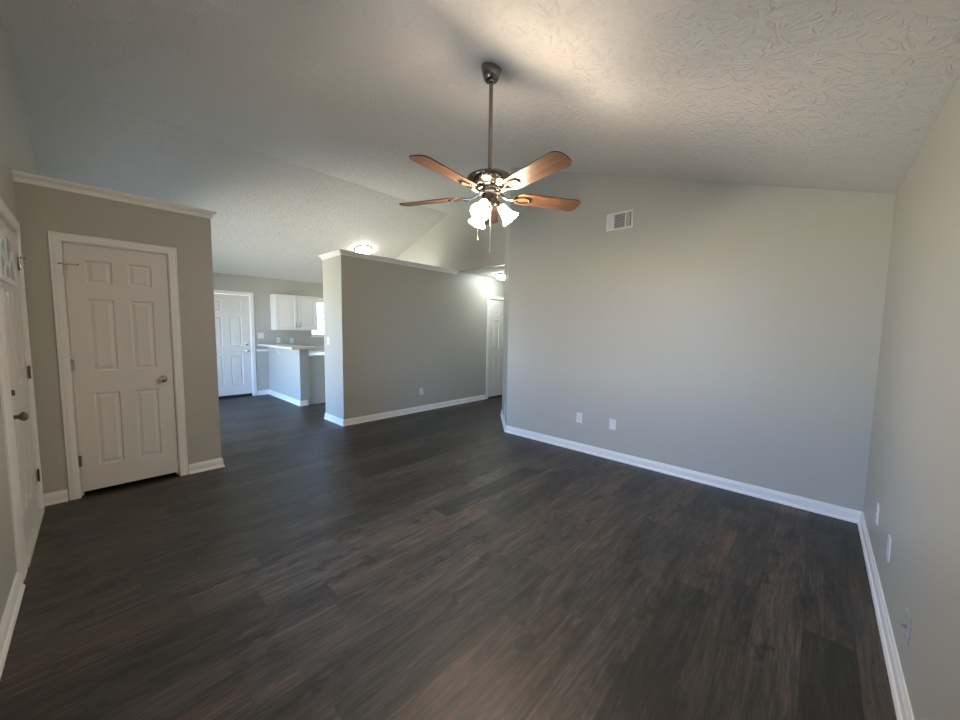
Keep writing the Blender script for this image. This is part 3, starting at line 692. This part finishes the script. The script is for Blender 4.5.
def blade_mesh():
    bm = bmesh.new(); top = []; bot = []; n = 40
    uvl = bm.loops.layers.uv.new('UVMap')
    out = []
    r0, r1 = 0.180, 0.640
    for k in range(9):      # root rounding
        a = PI/2 + PI*k/8; out.append((r0 + 0.03 + 0.03*math.cos(a), 0.058*math.sin(a)))
    for k in range(1, 8): t = k/8; out.append((r0 + 0.03 + t*(r1 - 0.045 - r0 - 0.03), -(0.058 + 0.012*t)))
    for k in range(13):     # tip, a shallow round
        a = -PI/2 + PI*k/12; out.append((r1 - 0.045 + 0.045*math.cos(a), 0.070*math.copysign(abs(math.sin(a))**0.75, math.sin(a))))
    for k in range(7, 0, -1): t = k/8; out.append((r0 + 0.03 + t*(r1 - 0.045 - r0 - 0.03), 0.058 + 0.012*t))
    def P(x, y, z): return (x, y*math.cos(PITCH) + z*math.sin(PITCH), -y*math.sin(PITCH) + z*math.cos(PITCH))
    T = [bm.verts.new(P(x, y, 0.003)) for x, y in out]; B = [bm.verts.new(P(x, y, -0.003)) for x, y in out]
    uv = {v: c for v, c in zip(T, out)}; uv.update({v: c for v, c in zip(B, out)})
    f1 = bm.faces.new(T); f2 = bm.faces.new(B[::-1])
    for i in range(len(out)):
        f = bm.faces.new((T[i], B[i], B[(i+1) % len(out)], T[(i+1) % len(out)])); f.material_index = 1
    for f in bm.faces:
        for l in f.loops: l[uvl].uv = uv[l.vert]
    bmesh.ops.triangulate(bm, faces=[f1, f2])
    return bm
def iron_mesh():
    """blade arm: from the flywheel out to an open oval plate under the blade"""
    bm = bmesh.new()
    def P(x, y, z): return (x, y*math.cos(PITCH) + z*math.sin(PITCH), -y*math.sin(PITCH) + z*math.cos(PITCH))
    tube(bm, [(0.055, 0, 0.010), (0.085, 0, 0.004), (0.115, 0, -0.012), (0.150, 0, -0.012), (0.180, 0, -0.010)], [0.011, 0.010, 0.009, 0.009, 0.011], 10)
    n = 24; ring = []
    for k in range(n):
        a = 2*PI*k/n
        ring.append([P(0.225 + (0.055 + s_)*math.cos(a), (0.030 + s_)*math.sin(a), z) for s_, z in ((0.008, -0.004), (0.008, -0.010), (-0.006, -0.011), (-0.006, -0.004))])
    R_ = [[bm.verts.new(p) for p in r] for r in ring]
    for k in range(n):
        A, B = R_[k], R_[(k+1) % n]
        for j in range(4): bm.faces.new((A[j], A[(j+1) % 4], B[(j+1) % 4], B[j]))
    for x in (0.178, 0.272): lathe(bm, [(0.0, 0), (0.006, 0), (0.005, 0.004), (0.0, 0.005)], 10, Matrix.Translation(P(x, 0, -0.010)) @ Matrix.Rotation(PI, 4, 'X'), cap=False)
    return bm
bl0 = ir0 = None
for k in range(5):
    a = math.radians(42 + 72*k)
    if bl0 is None:
        bl0 = finish('blade', blade_mesh(), [M_BLADE, M_EDGE], fan); ir0 = finish('blade_arm', iron_mesh(), M_NICKEL, bl0, True); b = bl0
    else:
        b = bl0.copy(); col.objects.link(b); b.parent = fan; i_ = ir0.copy(); col.objects.link(i_); i_.parent = b
    b.location = (0, 0, ZB); b.rotation_euler = (math.radians(0), 0, a)
# light kit: three arms with bell shades
SH = [(0.016, 0.0), (0.022, 0.004), (0.027, 0.020), (0.031, 0.045), (0.037, 0.070), (0.047, 0.092), (0.060, 0.110), (0.058, 0.1105), (0.045, 0.0925), (0.035, 0.070), (0.029, 0.045), (0.025, 0.020), (0.018, 0.006)]
for ang in (-42, 78, 198):
    a = math.radians(ang); dr = Vector((math.cos(a), math.sin(a), 0))
    st = dr*0.070 + Vector((0, 0, fz(2.222))); ax = (dr*0.64 + Vector((0, 0, -0.77))).normalized()
    Q = Matrix.Translation(st) @ Vector((0, 0, 1)).rotation_difference(ax).to_matrix().to_4x4()
    bm = bmesh.new()
    tube(bm, [dr*0.035 + Vector((0, 0, fz(2.250))), dr*0.058 + Vector((0, 0, fz(2.246))), st], 0.008, 10)
    lathe(bm, [(0.0, -0.014), (0.014, -0.012), (0.022, -0.002), (0.023, 0.012), (0.0, 0.012)], 20, Q, cap=False)
    arm = finish('lamp_arm', bm, M_NICKEL, fan, True)
    bm = bmesh.new(); lathe(bm, SH, 28, Q, cap=False); sh = finish('lamp_shade', bm, M_SHADE, arm, True)
    bm = bmesh.new(); lathe(bm, [(0.0, 0.012), (0.011, 0.014), (0.012, 0.035), (0.020, 0.058), (0.024, 0.075), (0.018, 0.092), (0.0, 0.100)], 20, Q, cap=False); finish('bulb', bm, M_BULB, arm, True)
for (dx, dy, zz, zb_) in ((-0.045, 0.035, 2.235, 1.985), (-0.030, -0.035, 2.235, 1.895)):
    bm = bmesh.new(); tube(bm, [(dx, dy, fz(zz)), (dx*1.25, dy*1.25, fz(zz - 0.01)), (dx*1.3, dy*1.3, fz(zz - 0.02)), (dx*1.3, dy*1.3, fz(zb_ + 0.03))], 0.0016, 6)
    lathe(bm, [(0.0, fz(zb_ + 0.032)), (0.003, fz(zb_ + 0.03)), (0.005, fz(zb_ + 0.008)), (0.0, fz(zb_))], 10, Matrix.Translation((dx*1.3, dy*1.3, 0)), cap=False)
    finish('pull_chain', bm, M_CHAIN, fan, True)

# ------------------------------------------------------------------ flush lights
def dome_light(loc, M, r, mat, label):
    o = empty('ceiling_light', M=Matrix.Translation(loc) @ M); tag(o, label, 'ceiling light')
    bm = bmesh.new(); lathe(bm, [(0.0, 0.0), (r*0.95, 0.0), (r, -0.006), (r, -0.022), (r*0.93, -0.026), (0.0, -0.026)], 36, cap=False); finish('base_ring', bm, M_NICKEL, o, True)
    bm = bmesh.new(); lathe(bm, [(r*0.92, -0.026), (r*0.90, -0.045), (r*0.78, -0.070), (r*0.55, -0.088), (r*0.28, -0.097), (0.0, -0.100)], 36, cap=False); finish('glass_dome', bm, mat, o, True)
dome_light((5.43, 4.50, ZH), Matrix.Identity(4), 0.16, M_DOME, 'lit glass dome light on the low hall ceiling, half behind the corner')
yk = 6.75
dome_light((3.74, yk, ceil_z(yk)), Matrix.Rotation(-math.atan(SB), 4, 'X'), 0.16, M_DOMEK, 'glowing dome light on the sloped kitchen ceiling behind the partition')
